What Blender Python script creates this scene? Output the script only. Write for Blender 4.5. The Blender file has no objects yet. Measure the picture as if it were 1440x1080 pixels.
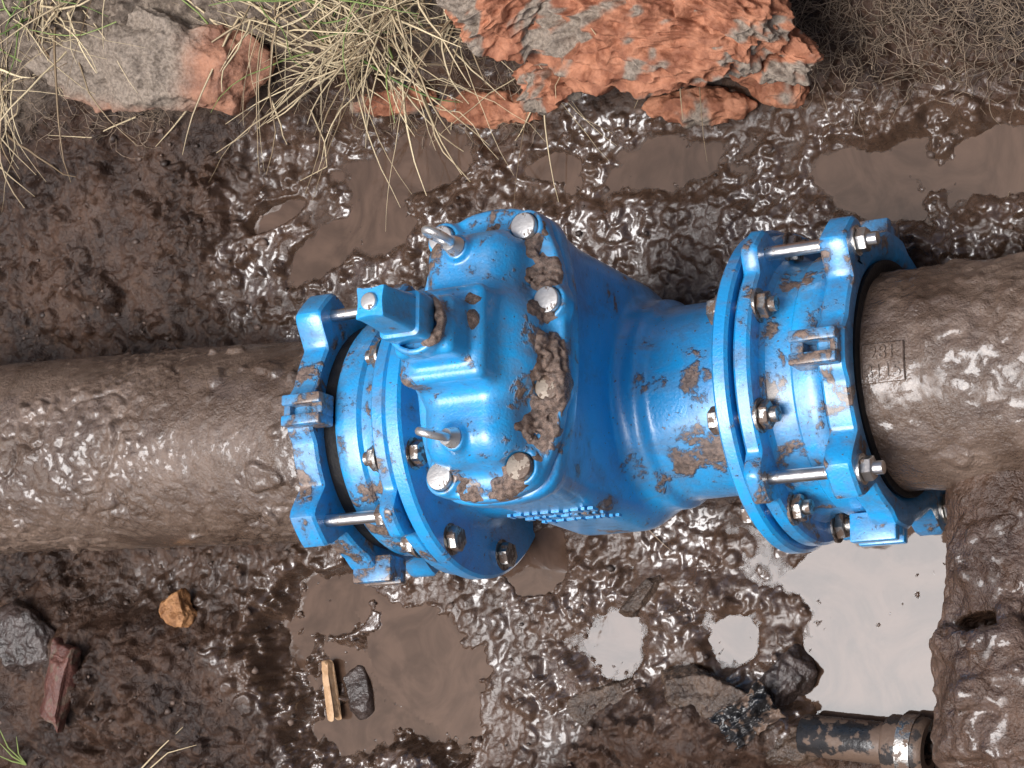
import bpy, bmesh, math, random
import numpy as np
from mathutils import Vector, Matrix, Euler
R = math.radians
random.seed(7)
rng = np.random.default_rng(7)
sc = bpy.context.scene
col = sc.collection

# ---------------------------------------------------------------- camera
CB = np.array([[0.8705684, 0.00966426, -0.4919525], [0.1072903, 0.9720213, 0.208958], [0.4802077, -0.234694, 0.8451741]])
CAM = np.array([1.210147, -0.611092, 2.361656])
FPX = 3525.8
LEAN = R(-10)                      # the pipe run sits rolled in the trench: everything bolted to it leans with it
RX = np.array([[1, 0, 0], [0, math.cos(LEAN), -math.sin(LEAN)], [0, math.sin(LEAN), math.cos(LEAN)]])
CB = CB @ RX.T; CAM = RX @ CAM
cd = bpy.data.cameras.new('camera'); cam = bpy.data.objects.new('camera', cd); col.objects.link(cam)
cd.sensor_fit = 'HORIZONTAL'; cd.sensor_width = 36; cd.lens = 36 * FPX / 1440; cd.clip_start = .05; cd.clip_end = 500
M4 = Matrix([list(CB[:, i]) for i in range(3)]).to_4x4(); M4.translation = Vector(CAM)
cam.matrix_world = M4
sc.camera = cam
# ---------------------------------------------------------------- sky, sun, exposure
SUN = Vector((-.2126, -.231, 1)).normalized()
w = bpy.data.worlds.new('World'); sc.world = w; w.use_nodes = True
nt = w.node_tree; bg = nt.nodes['Background']; sky = nt.nodes.new('ShaderNodeTexSky'); sky.sky_type = 'NISHITA'; sky.sun_disc = False
sky.sun_elevation = math.asin(SUN.z); sky.sun_rotation = math.atan2(SUN.x, SUN.y); sky.dust_density = 8; sky.air_density = .6
sky.ozone_density = .6
nt.links.new(sky.outputs[0], bg.inputs[0]); bg.inputs[1].default_value = .052
sl = bpy.data.lights.new('sun', 'SUN'); so = bpy.data.objects.new('sun', sl); col.objects.link(so)
sl.energy = 1.5; sl.angle = R(39.6); sl.color = (.915, .952, 1)
so.rotation_euler = SUN.to_track_quat('Z', 'Y').to_euler(); so.location = (0, 0, 4)
vs = sc.view_settings; vs.view_transform = 'Standard'; vs.look = 'None'; vs.gamma = 1; vs.use_curve_mapping = False; vs.exposure = 1.12

# ---------------------------------------------------------------- numbers: pixels of the photograph to places, noise
def ray(px, py):
    v = CB.T @ np.array([(px - 720) / FPX, -(py - 540) / FPX, -1.]); return v / np.linalg.norm(v)
def at(px, py, z):
    r = ray(px, py); return CAM + r * ((z - CAM[2]) / r[2])
T2 = rng.random(1 << 16).astype(np.float32); T3 = rng.random(1 << 18).astype(np.float32)
def _i(a): return np.floor(a).astype(np.int32)
def _h2(ix, iy, s): return T2[(((ix + 37 * s) & 255) << 8) | ((iy + 91 * s) & 255)]
def vn2(x, y, s=0):      # smooth value noise, -1..1
    x = x.astype(np.float32); y = y.astype(np.float32); ix = _i(x); iy = _i(y); fx = x - ix; fy = y - iy
    fx = fx * fx * fx * (fx * (fx * 6 - 15) + 10); fy = fy * fy * fy * (fy * (fy * 6 - 15) + 10)
    a = _h2(ix, iy, s); b = _h2(ix + 1, iy, s); c = _h2(ix, iy + 1, s); d = _h2(ix + 1, iy + 1, s)
    return ((a + (b - a) * fx) * (1 - fy) + (c + (d - c) * fx) * fy) * 2 - 1
def vn3(x, y, z, s=0):
    x = np.asarray(x, np.float32); y = np.asarray(y, np.float32); z = np.asarray(z, np.float32)
    ix = _i(x); iy = _i(y); iz = _i(z); fx = x - ix; fy = y - iy; fz = z - iz
    fx = fx * fx * (3 - 2 * fx); fy = fy * fy * (3 - 2 * fy); fz = fz * fz * (3 - 2 * fz)
    X0 = ((ix + 17 * s) & 63) << 12; X1 = ((ix + 1 + 17 * s) & 63) << 12; Y0 = ((iy + 29 * s) & 63) << 6; Y1 = ((iy + 1 + 29 * s) & 63) << 6
    o = 0
    for k, wz in ((0, 1 - fz), (1, fz)):
        Z0 = (iz + k + 7 * s) & 63
        a = T3[X0 | Y0 | Z0]; b = T3[X1 | Y0 | Z0]; c = T3[X0 | Y1 | Z0]; d = T3[X1 | Y1 | Z0]
        o = o + ((a + (b - a) * fx) * (1 - fy) + (c + (d - c) * fx) * fy) * wz
    return o * 2 - 1
def fbm2(x, y, o=4, s=0, g=.5):
    r = 0; a = 1; t = 0
    for i in range(o):
        c, sn = math.cos(.6 * i + .3), math.sin(.6 * i + .3); k = 2.03 ** i
        r = r + a * vn2((x * c - y * sn) * k + 13.7 * i, (x * sn + y * c) * k - 7.1 * i, s + i); t += a; a *= g
    return r / t
def fbm3(x, y, z, o=4, s=0, g=.5):
    r = 0; a = 1; t = 0
    for i in range(o):
        k = 2.03 ** i; r = r + a * vn3(x * k + 11.3 * i, y * k - 5.2 * i, z * k + 3.9 * i, s + i); t += a; a *= g
    return r / t
def cell2(x, y, s=0):    # distance to nearest scattered point, and that point's own random number
    x = x.astype(np.float32); y = y.astype(np.float32)
    ix = _i(x); iy = _i(y); best = np.full(x.shape, 9., np.float32); idr = np.zeros(x.shape, np.float32)
    for dx in (-1, 0, 1):
        for dy in (-1, 0, 1):
            cx = ix + dx; cy = iy + dy
            d = (cx + _h2(cx, cy, s) - x) ** 2 + (cy + _h2(cx, cy, s + 5) - y) ** 2
            m = d < best; best = np.where(m, d, best); idr = np.where(m, _h2(cx, cy, s + 9), idr)
    return np.sqrt(best), idr
def sst(a, b, x):
    t = np.clip((x - a) / (b - a), 0, 1); return t * t * (3 - 2 * t)

# ---------------------------------------------------------------- materials
def mat(name):
    m = bpy.data.materials.new(name); m.use_nodes = True; n = m.node_tree
    return m, n, n.nodes['Principled BSDF']
class NT:
    def __init__(s, n): s.n = n
    def node(s, t, **k):
        q = s.n.nodes.new('ShaderNode' + t)
        for a, b in k.items(): setattr(q, a, b)
        return q
    def put(s, sock, v):
        if isinstance(v, bpy.types.NodeSocket): s.n.links.new(v, sock)
        else: sock.default_value = v
    def coord(s, what='Object'): return s.node('TexCoord').outputs[what]
    def noise(s, v, scale, detail=4, rough=.55, dist=0):
        q = s.node('TexNoise'); s.put(q.inputs['Vector'], v); q.inputs['Scale'].default_value = scale; q.inputs['Detail'].default_value = detail
        q.inputs['Roughness'].default_value = rough; q.inputs['Distortion'].default_value = dist; return q.outputs[0]
    def vor(s, v, scale, feat='F1'):
        q = s.node('TexVoronoi', feature=feat); s.put(q.inputs['Vector'], v); q.inputs['Scale'].default_value = scale; return q.outputs[0]
    def math(s, op, a, b=0, c=None):
        q = s.node('Math', operation=op); s.put(q.inputs[0], a); s.put(q.inputs[1], b)
        if c is not None: s.put(q.inputs[2], c)
        return q.outputs[0]
    def mapr(s, v, a, b, c=0, d=1):
        q = s.node('MapRange', interpolation_type='SMOOTHSTEP'); s.put(q.inputs[0], v)
        for i, x in enumerate((a, b, c, d)): s.put(q.inputs[i + 1], x)
        return q.outputs[0]
    def mix(s, f, a, b):
        q = s.node('Mix', data_type='RGBA'); s.put(q.inputs[0], f); s.put(q.inputs[6], a); s.put(q.inputs[7], b); return q.outputs[2]
    def attr(s, name): return s.node('Attribute', attribute_name=name).outputs['Fac']
    def bump(s, h, dist, strength=1, prev=None):
        q = s.node('Bump'); s.put(q.inputs['Height'], h); q.inputs['Distance'].default_value = dist; s.put(q.inputs['Strength'], strength)
        if prev is not None: s.n.links.new(prev, q.inputs['Normal'])
        return q.outputs[0]
def c4(r, g, b): return (r, g, b, 1)
MUD_D = c4(.021, .0102, .0064); MUD_M = c4(.066, .0340, .0205); MUD_L = c4(.120, .070, .045)

def mk_ground():
    m, n, p = mat('wet_mud'); t = NT(n); v = t.coord()
    a = t.noise(v, 14, 6, .6); b = t.noise(v, 90, 5, .6); c = t.noise(v, 420, 4, .65); e = t.noise(v, 5, 3)
    base = t.mix(t.mapr(a, .36, .66), MUD_D, MUD_M)
    base = t.mix(t.math('MULTIPLY', t.mapr(b, .48, .72), .5), base, MUD_L)
    base = t.mix(t.math('MULTIPLY', t.mapr(c, .56, .72), .35), base, c4(.018, .010, .007))
    wet = t.attr('wet'); dry = t.attr('dry'); silt = t.attr('silt')
    base = t.mix(t.math('MULTIPLY', silt, .75), base, c4(.088, .053, .035))
    soil = t.mix(t.mapr(b, .35, .68), c4(.12, .09, .068), c4(.28, .225, .175))
    soil = t.mix(t.mapr(c, .5, .75), soil, c4(.045, .032, .024))
    base = t.mix(dry, base, soil)
    t.put(p.inputs['Base Color'], base)
    ro = t.math('ADD', t.math('MULTIPLY', t.mapr(b, .4, .65), .16), t.mapr(wet, 0, 1, .40, .16))
    ro = t.math('ADD', ro, t.math('MULTIPLY', dry, .4)); t.put(p.inputs['Roughness'], ro)
    p.inputs['IOR'].default_value = 1.5; t.put(p.inputs['Specular IOR Level'], t.math('MULTIPLY_ADD', wet, .15, .4))
    q_ = t.mapr(wet, 0, 1, .65, .3); b1 = t.bump(b, .007, q_); b2 = t.bump(c, .0022, q_, b1); t.put(p.inputs['Normal'], b2)
    # film of water lying over the mud, smoother than the mud itself
    film = t.math('MULTIPLY', t.mapr(wet, .1, .8), t.math('MULTIPLY', t.mapr(t.noise(v, 36, 5, .65, .6), .41, .49), t.mapr(t.noise(v, 11, 3, .5), .42, .56, .12, 1)))
    t.put(p.inputs['Coat Weight'], film); p.inputs['Coat Roughness'].default_value = .07; p.inputs['Coat IOR'].default_value = 1.68
    t.put(p.inputs['Coat Normal'], t.bump(t.noise(v, 110, 3, .5), .0014, .4))
    return m
def mk_pipe_mud(name='mud_coated_pipe', ca=(.082, .052, .036), cb=(.178, .124, .092), bs=.006):
    m, n, p = mat(name); t = NT(n); v = t.coord()
    a = t.noise(v, 9, 6, .62, .4); b = t.noise(v, 60, 5, .6); c = t.noise(v, 300, 4, .6)
    base = t.mix(t.mapr(a, .33, .66), c4(*ca), c4(*cb))
    base = t.mix(t.math('MULTIPLY', t.mapr(b, .52, .7), .5), base, c4(.055, .030, .018))
    t.put(p.inputs['Base Color'], base)
    t.put(p.inputs['Roughness'], t.math('ADD', t.mapr(a, .35, .65, .10, .30), t.math('MULTIPLY', b, .14)))
    p.inputs['Specular IOR Level'].default_value = .55
    t.put(p.inputs['Normal'], t.bump(c, .0024, .75, t.bump(b, bs, .75)))
    t.put(p.inputs['Coat Weight'], t.mapr(t.noise(v, 16, 5, .6, .4), .42, .56)); p.inputs['Coat Roughness'].default_value = .07; p.inputs['Coat IOR'].default_value = 1.5
    t.put(p.inputs['Coat Normal'], t.bump(t.noise(v, 100, 3, .5), .0025, .5))
    return m
def mk_water(name, colr, rough, spec, wav):
    m, n, p = mat(name); t = NT(n); v = t.coord()
    a = t.noise(v, 14, 6, .6, 2.0)
    t.put(p.inputs['Base Color'], t.mix(t.mapr(a, .3, .7), c4(colr[0] * .72, colr[1] * .7, colr[2] * .68), c4(colr[0] * 1.3, colr[1] * 1.3, colr[2] * 1.3)))
    p.inputs['Roughness'].default_value = rough; p.inputs['IOR'].default_value = 1.5; p.inputs['Specular IOR Level'].default_value = spec
    t.put(p.inputs['Alpha'], t.mapr(t.attr('depth'), .0, .0032, .35, 1))      # murky: the bed shows only in the shallows
    t.put(p.inputs['Normal'], t.bump(t.noise(v, 60, 4, .5), wav, 1))
    return m
def mk_paint(name, thr, film=.35):
    m, n, p = mat(name); t = NT(n); v = t.coord()
    g = t.node('NewGeometry'); sx = t.node('SeparateXYZ'); t.put(sx.inputs[0], g.outputs['Normal'])
    a = t.noise(v, 26, 6, .62, .3); b = t.noise(v, 150, 4, .6); c = t.noise(v, 600, 3, .6); e = t.noise(v, 7, 3)
    # epoxy blue, a little uneven
    blue = t.mix(t.mapr(e, .3, .7), c4(.003, .295, .68), c4(.005, .385, .82))
    # mud: patches that sit where the noise is high, more on faces that look up, plus what the mesh itself marks
    k = t.math('ADD', t.math('MULTIPLY_ADD', b, .16, a), t.math('MULTIPLY', sx.outputs['Z'], .035))
    k = t.math('ADD', k, t.attr('mud')); k = t.math('MULTIPLY_ADD', e, .12, k)
    mask = t.mapr(k, thr, thr + .075)
    thin = t.math('MULTIPLY', t.mapr(k, thr - .16, thr + .01), film)
    scuff = t.math('MULTIPLY', t.mapr(t.noise(v, 13, 6, .75, 2.5), .56, .7), .08)
    dots = t.math('MULTIPLY', t.mapr(t.noise(v, 240, 2, .5), .69, .72), .8)
    mudc = t.mix(t.mapr(b, .35, .65), c4(.085, .055, .04), c4(.23, .155, .115))
    base = t.mix(thin, t.mix(scuff, blue, c4(.30, .42, .55)), c4(.10, .085, .085)); mp = t.node('Mapping'); t.put(mp.inputs[0], v); mp.inputs['Scale'].default_value = (.45, 1.5, 1.0); mp.inputs['Rotation'].default_value = (.3, .5, .6)
    haze = t.math('MULTIPLY', t.mapr(t.noise(mp.outputs[0], 22, 6, .7, .8), .50, .74), .42)
    base = t.mix(haze, base, c4(.15, .105, .08)); base = t.mix(dots, base, c4(.10, .065, .045)); base = t.mix(mask, base, mudc)
    t.put(p.inputs['Base Color'], base)
    t.put(p.inputs['Roughness'], t.math('ADD', t.mapr(mask, 0, 1, .28, .42), t.math('MULTIPLY', t.math('ADD', t.math('ADD', thin, haze), t.math('MULTIPLY', c, .2)), .6)))
    p.inputs['Specular IOR Level'].default_value = .8
    p.inputs['Coat Weight'].default_value = 1; p.inputs['Coat Roughness'].default_value = .25; p.inputs['Coat IOR'].default_value = 1.55
    hgt = t.math('ADD', t.math('MULTIPLY', mask, t.math('MULTIPLY_ADD', b, 1.6, .3)), t.math('MULTIPLY', dots, .3))
    t.put(p.inputs['Normal'], t.bump(hgt, .003, .8, t.bump(t.noise(v, 330, 3), .0010, .6, t.bump(t.noise(v, 45, 3), .0012, .5))))
    return m
def mk_plain(name, c1, c2, scale, rough=.5, metal=0, bump=.002, spec=.5, muddy=None):
    m, n, p = mat(name); t = NT(n); v = t.coord()
    a = t.noise(v, scale, 5, .6); b = t.noise(v, scale * 6, 4, .6)
    base = t.mix(t.mapr(a, .35, .65), c4(*c1), c4(*c2))
    if muddy is not None:
        mk = t.mapr(t.math('MULTIPLY_ADD', b, .2, t.noise(v, scale * 1.7, 5, .6)), muddy, muddy + .05)
        base = t.mix(mk, base, c4(.13, .085, .06)); t.put(p.inputs['Metallic'], t.mapr(mk, 0, 1, metal, 0))
        t.put(p.inputs['Roughness'], t.mapr(mk, 0, 1, rough, .5))
    else:
        p.inputs['Metallic'].default_value = metal; t.put(p.inputs['Roughness'], t.mapr(b, .3, .7, rough - .08, rough + .08))
    t.put(p.inputs['Base Color'], base); p.inputs['Specular IOR Level'].default_value = spec
    t.put(p.inputs['Normal'], t.bump(b, bump, .6))
    return m
def mk_clay():
    m, n, p = mat('orange_clay'); t = NT(n); v = t.coord()
    f = t.attr('skin'); a = t.noise(v, 40, 6, .65); b = t.noise(v, 260, 4, .6)
    org = t.mix(t.mapr(a, .34, .66), c4(.20, .068, .034), c4(.46, .20, .112))
    gry = t.mix(t.mapr(b, .3, .7), c4(.15, .118, .090), c4(.31, .252, .20))
    t.put(p.inputs['Base Color'], t.mix(f, org, gry)); p.inputs['Roughness'].default_value = .7; p.inputs['Specular IOR Level'].default_value = .35
    t.put(p.inputs['Normal'], t.bump(b, .002, .7, t.bump(a, .006, .6)))
    return m
def mk_straw(name, c1, c2):
    m, n, p = mat(name); t = NT(n)
    f = t.attr('tint'); t.put(p.inputs['Base Color'], t.mix(f, c4(*c1), c4(*c2))); p.inputs['Roughness'].default_value = .55
    return m
GROUND = mk_ground(); PIPEMUD = mk_pipe_mud()
WATER = mk_water('muddy_water', c4(.080, .049, .034), .03, .47, .00012)
PAINT = mk_paint('blue_epoxy_paint', .775, .26); PAINT_M = mk_paint('blue_epoxy_paint_muddier', .71, .36); PAINT_W = mk_paint('blue_epoxy_paint_smeared', .62, .6)
CRUST = mk_plain('mud_crust', (.085, .055, .041), (.27, .185, .14), 190, .26, 0, .003, .7)
STEEL = mk_plain('zinc_steel', (.62, .60, .57), (.78, .77, .75), 60, .28, 1, .0004, .5, .72)
STEEL_D = mk_plain('muddy_steel', (.34, .33, .31), (.5, .48, .45), 60, .35, 1, .001, .5, .58)
STEEL_M = mk_plain('mud_filmed_steel', (.30, .25, .2), (.42, .35, .28), 60, .4, .3, .001, .5, .6)
BRASS = mk_plain('bolt_cap_zinc', (.66, .64, .61), (.80, .79, .77), 40, .38, .85, .0006, .5, .70)
RUBBER = mk_plain('black_rubber', (.008, .008, .009), (.018, .017, .016), 50, .45, 0, .001, .25, .8)
CLAY = mk_clay(); TEEMUD = mk_pipe_mud('dark_caked_mud', (.052, .028, .018), (.125, .074, .050), .014)
BRICK = mk_plain('wet_brick', (.085, .032, .024), (.15, .065, .05), 45, .35, 0, .004, .5, .64)
STONE = mk_plain('dark_wet_stone', (.026, .018, .015), (.058, .040, .034), 30, .3, 0, .004, .55)
CLAYB = mk_plain('brown_clay', (.045, .029, .020), (.105, .068, .046), 35, .26, 0, .006, .5)
WOOD = mk_plain('pale_wood', (.42, .25, .13), (.60, .40, .24), 90, .6, 0, .002, .3)
PLAST = mk_plain('black_plastic', (.014, .014, .015), (.04, .035, .033), 16, .24, 0, .002, .5, .60)
CLODO = mk_plain('orange_brown_clod', (.20, .085, .03), (.42, .21, .09), 60, .5, 0, .004, .4)
STRAW = mk_straw('dry_straw', (.20, .13, .07), (.80, .66, .42)); GREEN = mk_straw('green_blade', (.10, .17, .04), (.34, .42, .14))
ROOT = mk_straw('fine_roots', (.09, .065, .045), (.40, .30, .21))

# ---------------------------------------------------------------- object helpers
def tag(o, label=None, cat=None, group=None, kind=None):
    for k, v in (('label', label), ('category', cat), ('group', group), ('kind', kind)):
        if v: o[k] = v
    return o
def empty(name, loc=(0, 0, 0), rot=(0, 0, 0), lean=False):
    o = bpy.data.objects.new(name, None); col.objects.link(o); o.location = loc; o.rotation_euler = (Matrix.Rotation(LEAN, 3, 'X') @ Euler(rot).to_matrix()).to_euler() if lean else rot; o.empty_display_size = .05; return o
def link(name, me, m, parent=None, smooth=True, sharp=None):
    o = bpy.data.objects.new(name, me); col.objects.link(o); o.parent = parent
    if m and not me.materials: me.materials.append(m)
    if smooth:
        me.polygons.foreach_set('use_smooth', np.ones(len(me.polygons), dtype=bool))
        if sharp: me.set_sharp_from_angle(angle=R(sharp))
    return o
def npmesh(name, V, F, attrs=None):
    me = bpy.data.meshes.new(name); V = np.asarray(V, np.float32); F = np.asarray(F, np.int32); k = F.shape[1]
    me.vertices.add(len(V)); me.vertices.foreach_set('co', V.ravel()); me.loops.add(F.size); me.loops.foreach_set('vertex_index', F.ravel())
    me.polygons.add(len(F)); me.polygons.foreach_set('loop_start', np.arange(0, F.size, k, dtype=np.int32)); me.update(calc_edges=True)
    for a, d in (attrs or {}).items():
        at_ = me.attributes.new(a, 'FLOAT', 'POINT'); at_.data.foreach_set('value', np.asarray(d, np.float32).ravel())
    return me
def bm_mesh(name, bm):
    me = bpy.data.meshes.new(name); bm.to_mesh(me); bm.free(); return me
def bbox_mesh(name, dims, bev=.002, seg=2, loc=(0, 0, 0), taper=1):
    bm = bmesh.new(); bmesh.ops.create_cube(bm, size=1)
    for v in bm.verts:
        k = taper if v.co.z > 0 else 1
        v.co = Vector((v.co.x * dims[0] * k, v.co.y * dims[1] * k, v.co.z * dims[2])) + Vector(loc)
    bmesh.ops.bevel(bm, geom=bm.edges[:], offset=bev, segments=seg, profile=.6, affect='EDGES'); return bm_mesh(name, bm)
AXX = Matrix.Rotation(R(90), 4, 'Y')       # local z -> world x
def add_cyl(bm, r, x0, x1, seg=24, y=0, z=0, r2=None, bev=0):
    g = bmesh.ops.create_cone(bm, cap_ends=True, segments=seg, radius1=r, radius2=r if r2 is None else r2, depth=abs(x1 - x0))
    bmesh.ops.transform(bm, matrix=Matrix.Translation((.5 * (x0 + x1), y, z)) @ AXX, verts=g['verts'])
    if bev:
        ed = [e for e in bm.edges if all(v in set(g['verts']) for v in e.verts) and len(e.link_faces) == 2 and any(len(f.verts) == seg for f in e.link_faces)]
        bmesh.ops.bevel(bm, geom=ed, offset=bev, segments=2, profile=.5, affect='EDGES')
def polar(name, loops, n=256):
    """loops: list of (x, r) with r a number or an array over the angle; closed into a ring about the x axis"""
    th = np.linspace(0, 2 * math.pi, n, endpoint=False); V = []
    for x, r in loops:
        r = np.broadcast_to(np.asarray(r, float), (n,)); V.append(np.stack([np.broadcast_to(np.asarray(x, float), (n,)), r * np.cos(th), r * np.sin(th)], 1))
    m = len(loops); F = []
    i = np.arange(n); j = (i + 1) % n
    for a in range(m):
        b = (a + 1) % m; F.append(np.stack([a * n + i, b * n + i, b * n + j, a * n + j], 1))
    return npmesh(name, np.concatenate(V), np.concatenate(F))
def surface_net(name, fn, lo, hi, h, attr_fn=None, near_fn=None):
    lo = np.array(lo); n = np.ceil((np.array(hi) - lo) / h).astype(int) + 1
    X, Y, Z = np.meshgrid(*[lo[i] + h * np.arange(n[i]) for i in range(3)], indexing='ij')
    D = fn(X, Y, Z)
    if near_fn:
        k = np.abs(D) < .024; D[k] = D[k] - near_fn(X[k], Y[k], Z[k])
    S = D < 0
    cs = n - 1; P = np.zeros((*cs, 3)); C = np.zeros(cs)
    offs = [(a, b, c) for a in (0, 1) for b in (0, 1) for c in (0, 1)]
    sl_ = lambda o: tuple(slice(o[i], o[i] + cs[i]) for i in range(3))
    for o in offs:
        for ax in range(3):
            if o[ax]: continue
            q = list(o); q[ax] = 1; d0 = D[sl_(o)]; d1 = D[sl_(q)]; m = (d0 < 0) != (d1 < 0)
            tt = np.where(m, d0 / np.where(m, d0 - d1, 1), 0)
            for k in range(3):
                P[..., k] += np.where(m, (tt if k == ax else o[k]), 0)
            C += m
    act = C > 0; idx = -np.ones(cs, int); idx[act] = np.arange(act.sum())
    ii = np.argwhere(act); V = lo + h * (ii + P[act] / C[act][:, None]); F = []
    for ax in range(3):
        b, c = (ax + 1) % 3, (ax + 2) % 3
        s0 = [slice(None)] * 3; s1 = [slice(None)] * 3; s0[ax] = slice(0, -1); s1[ax] = slice(1, None)
        A = S[tuple(s0)]; Bq = S[tuple(s1)]; E = np.argwhere(A != Bq)
        E = E[(E[:, b] > 0) & (E[:, c] > 0) & (E[:, b] < cs[b]) & (E[:, c] < cs[c])]
        if not len(E): continue
        sg = A[tuple(E.T)]
        def cellid(db, dc):
            q = E.copy(); q[:, b] += db; q[:, c] += dc; return idx[tuple(q.T)]
        Q = np.stack([cellid(-1, -1), cellid(0, -1), cellid(0, 0), cellid(-1, 0)], 1)
        Q[~sg] = Q[~sg][:, ::-1]; F.append(Q)
    F = np.concatenate(F); F = F[(F >= 0).all(1)]
    return npmesh(name, V, F, attr_fn(V) if attr_fn else None)
def smin(a, b, k):
    h = np.clip(.5 + .5 * (b - a) / k, 0, 1); return b + (a - b) * h - k * h * (1 - h)
def sd_box(X, Y, Z, c, hs, r):
    q = [np.abs(X - c[0]) - hs[0] + r, np.abs(Y - c[1]) - hs[1] + r, np.abs(Z - c[2]) - hs[2] + r]
    return np.sqrt(sum(np.maximum(a, 0) ** 2 for a in q)) + np.minimum(np.maximum(np.maximum(q[0], q[1]), q[2]), 0) - r
def sd_cx(X, Y, Z, r, x0, x1, rd=.003):
    a = np.hypot(Y, Z) - r + rd; b = np.abs(X - .5 * (x0 + x1)) - .5 * (x1 - x0) + rd
    return np.hypot(np.maximum(a, 0), np.maximum(b, 0)) + np.minimum(np.maximum(a, b), 0) - rd
def sd_slab(d2, Z, z0, z1, rd):
    a = d2 + rd; b = np.abs(Z - .5 * (z0 + z1)) - .5 * (z1 - z0) + rd
    return np.hypot(np.maximum(a, 0), np.maximum(b, 0)) + np.minimum(np.maximum(a, b), 0) - rd
def sup2(X, Y, a, b, e):
    k = (np.abs(X / a) ** e + np.abs(Y / b) ** e + 1e-9) ** (1 / e); return (k - 1) * np.minimum(a, b)

# ================================================================= GROUND
def grow(a, b, step, far, k):
    c = list(np.arange(a, b, step)); s = step; l = []; x = a
    while x > -far: s *= k; x -= s; l.append(x)
    r = []; s = step; x = c[-1]
    while x < far: s *= k; x += s; r.append(x)
    return np.array(l[::-1] + c + r)
STEP = .0019
GX = grow(-1.12, .62, STEP, 40, 1.28); GY = grow(-.47, .82, STEP, 40, 1.28)
XX, YY = np.meshgrid(GX, GY, indexing='ij')
def ell(px, py, rx, ry, z, ang=0):
    """soft ellipse drawn by photograph pixels on the level z: 1 in its middle, 0 at its rim and below 0 outside"""
    c = at(px, py, z); e1 = at(px + 10, py, z) - c; e2 = at(px, py + 10, z) - c
    A = np.array([[e1[0], e2[0]], [e1[1], e2[1]]]) / 10; I = np.linalg.inv(A)
    u = I[0, 0] * (XX - c[0]) + I[0, 1] * (YY - c[1]); v = I[1, 0] * (XX - c[0]) + I[1, 1] * (YY - c[1])
    ca, sa = math.cos(R(ang)), math.sin(R(ang)); u, v = u * ca + v * sa, -u * sa + v * ca
    return 1 - np.sqrt((u / rx) ** 2 + (v / ry) ** 2)
inner = sst(3.0, 1.2, np.hypot(XX, YY))
H = -.118 + .014 * fbm2(XX * 6, YY * 6, 3, 1)
# trench sides
edge = .435 + .03 * fbm2(XX * 3, XX * 0 + 3.1, 3, 4)
bank = sst(edge - .09, edge + .16, YY)
H = H + bank * .19 + sst(.62, 1.3, YY) * .22
H = H + sst(-.55, -1.1, YY) * .42
H = H + sst(-.62, -1.1, XX) * .02
for (px, py, rx, ry, dz) in ((150, 300, 300, 130, .035), (60, 950, 240, 120, .035), (280, 960, 190, 130, .03), (1000, 1030, 190, 70, .05), (1290, 150, 210, 70, .02),
                             (90, 430, 260, 60, .02), (740, 960, 90, 70, .012), (960, 860, 110, 60, .012), (1050, 240, 50, 60, .01), (1290, 300, 40, 60, .012), (940, 860, 230, 130, .017), (880, 260, 480, 110, .013), (1330, 260, 240, 130, .012)):
    H = H + dz * sst(-.25, .7, ell(px, py, rx, ry, -.1))
# puddles: (level, [ellipses])
PUD = [(-.146, [(560, 955, 138, 88, 8), (480, 850, 75, 60, 0), (770, 785, 48, 42, 0), (500, 1020, 70, 60, 0)]),
       (-.110, [(1228, 930, 108, 88, 0), (1225, 800, 112, 62, -8), (1290, 850, 68, 145, 0), (868, 900, 54, 46, -20), (1032, 900, 38, 38, 30), (1010, 880, 200, 80, 0, .5)]),
       (-.114, [(585, 232, 92, 44, -22), (460, 350, 62, 24, -40), (535, 318, 45, 40, 0), (935, 232, 92, 36, -14), (770, 236, 50, 22, 0), (1212, 255, 78, 46, 14), (1408, 226, 66, 50, 0), (900, 250, 420, 62, -4, .55), (1330, 240, 200, 90, 0, .5), (560, 280, 170, 110, -30, .5), (392, 303, 34, 12, -30)])]
wetm = np.zeros_like(H); silt = np.zeros_like(H); dep = np.zeros_like(H)
pm = []
for lv, es in PUD:
    f = np.maximum.reduce([ell(q[0], q[1], q[2], q[3], lv, q[4]) * (q[5] if len(q) > 5 else 1) - (.40 if len(q) > 5 else 0) for q in es])
    f = f + (.42 * fbm2(XX * 27, YY * 27, 4, 9, .62) + .42 * fbm2(XX * 12, YY * 12, 2, 19)) * sst(-1.5, -.5, f); fm = sst(-.35, .28, f)
    H = H * (1 - fm) + (lv - .0065) * fm; H = np.where(fm > .9, H - .004 * (fm - .9) * 10, H)
    pm.append(f); wetm = np.maximum(wetm, sst(-1.0, .0, f)); silt = np.maximum(silt, sst(-1.1, .1, f)); dep = np.maximum(dep, fm)
for (px, py, rx, ry, k) in ((960, 300, 330, 150, 1), (1330, 270, 170, 140, 1), (620, 800, 260, 150, .8), (930, 850, 290, 170, 1), (720, 960, 150, 130, .9), (640, 1040, 200, 70, .6), (300, 820, 220, 60, .35), (250, 330, 300, 150, .12), (420, 880, 150, 120, .3)):
    wetm = np.maximum(wetm, k * sst(-.15, .55, ell(px, py, rx, ry, -.11)))
silt = np.maximum(silt, .85 * wetm)
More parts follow.
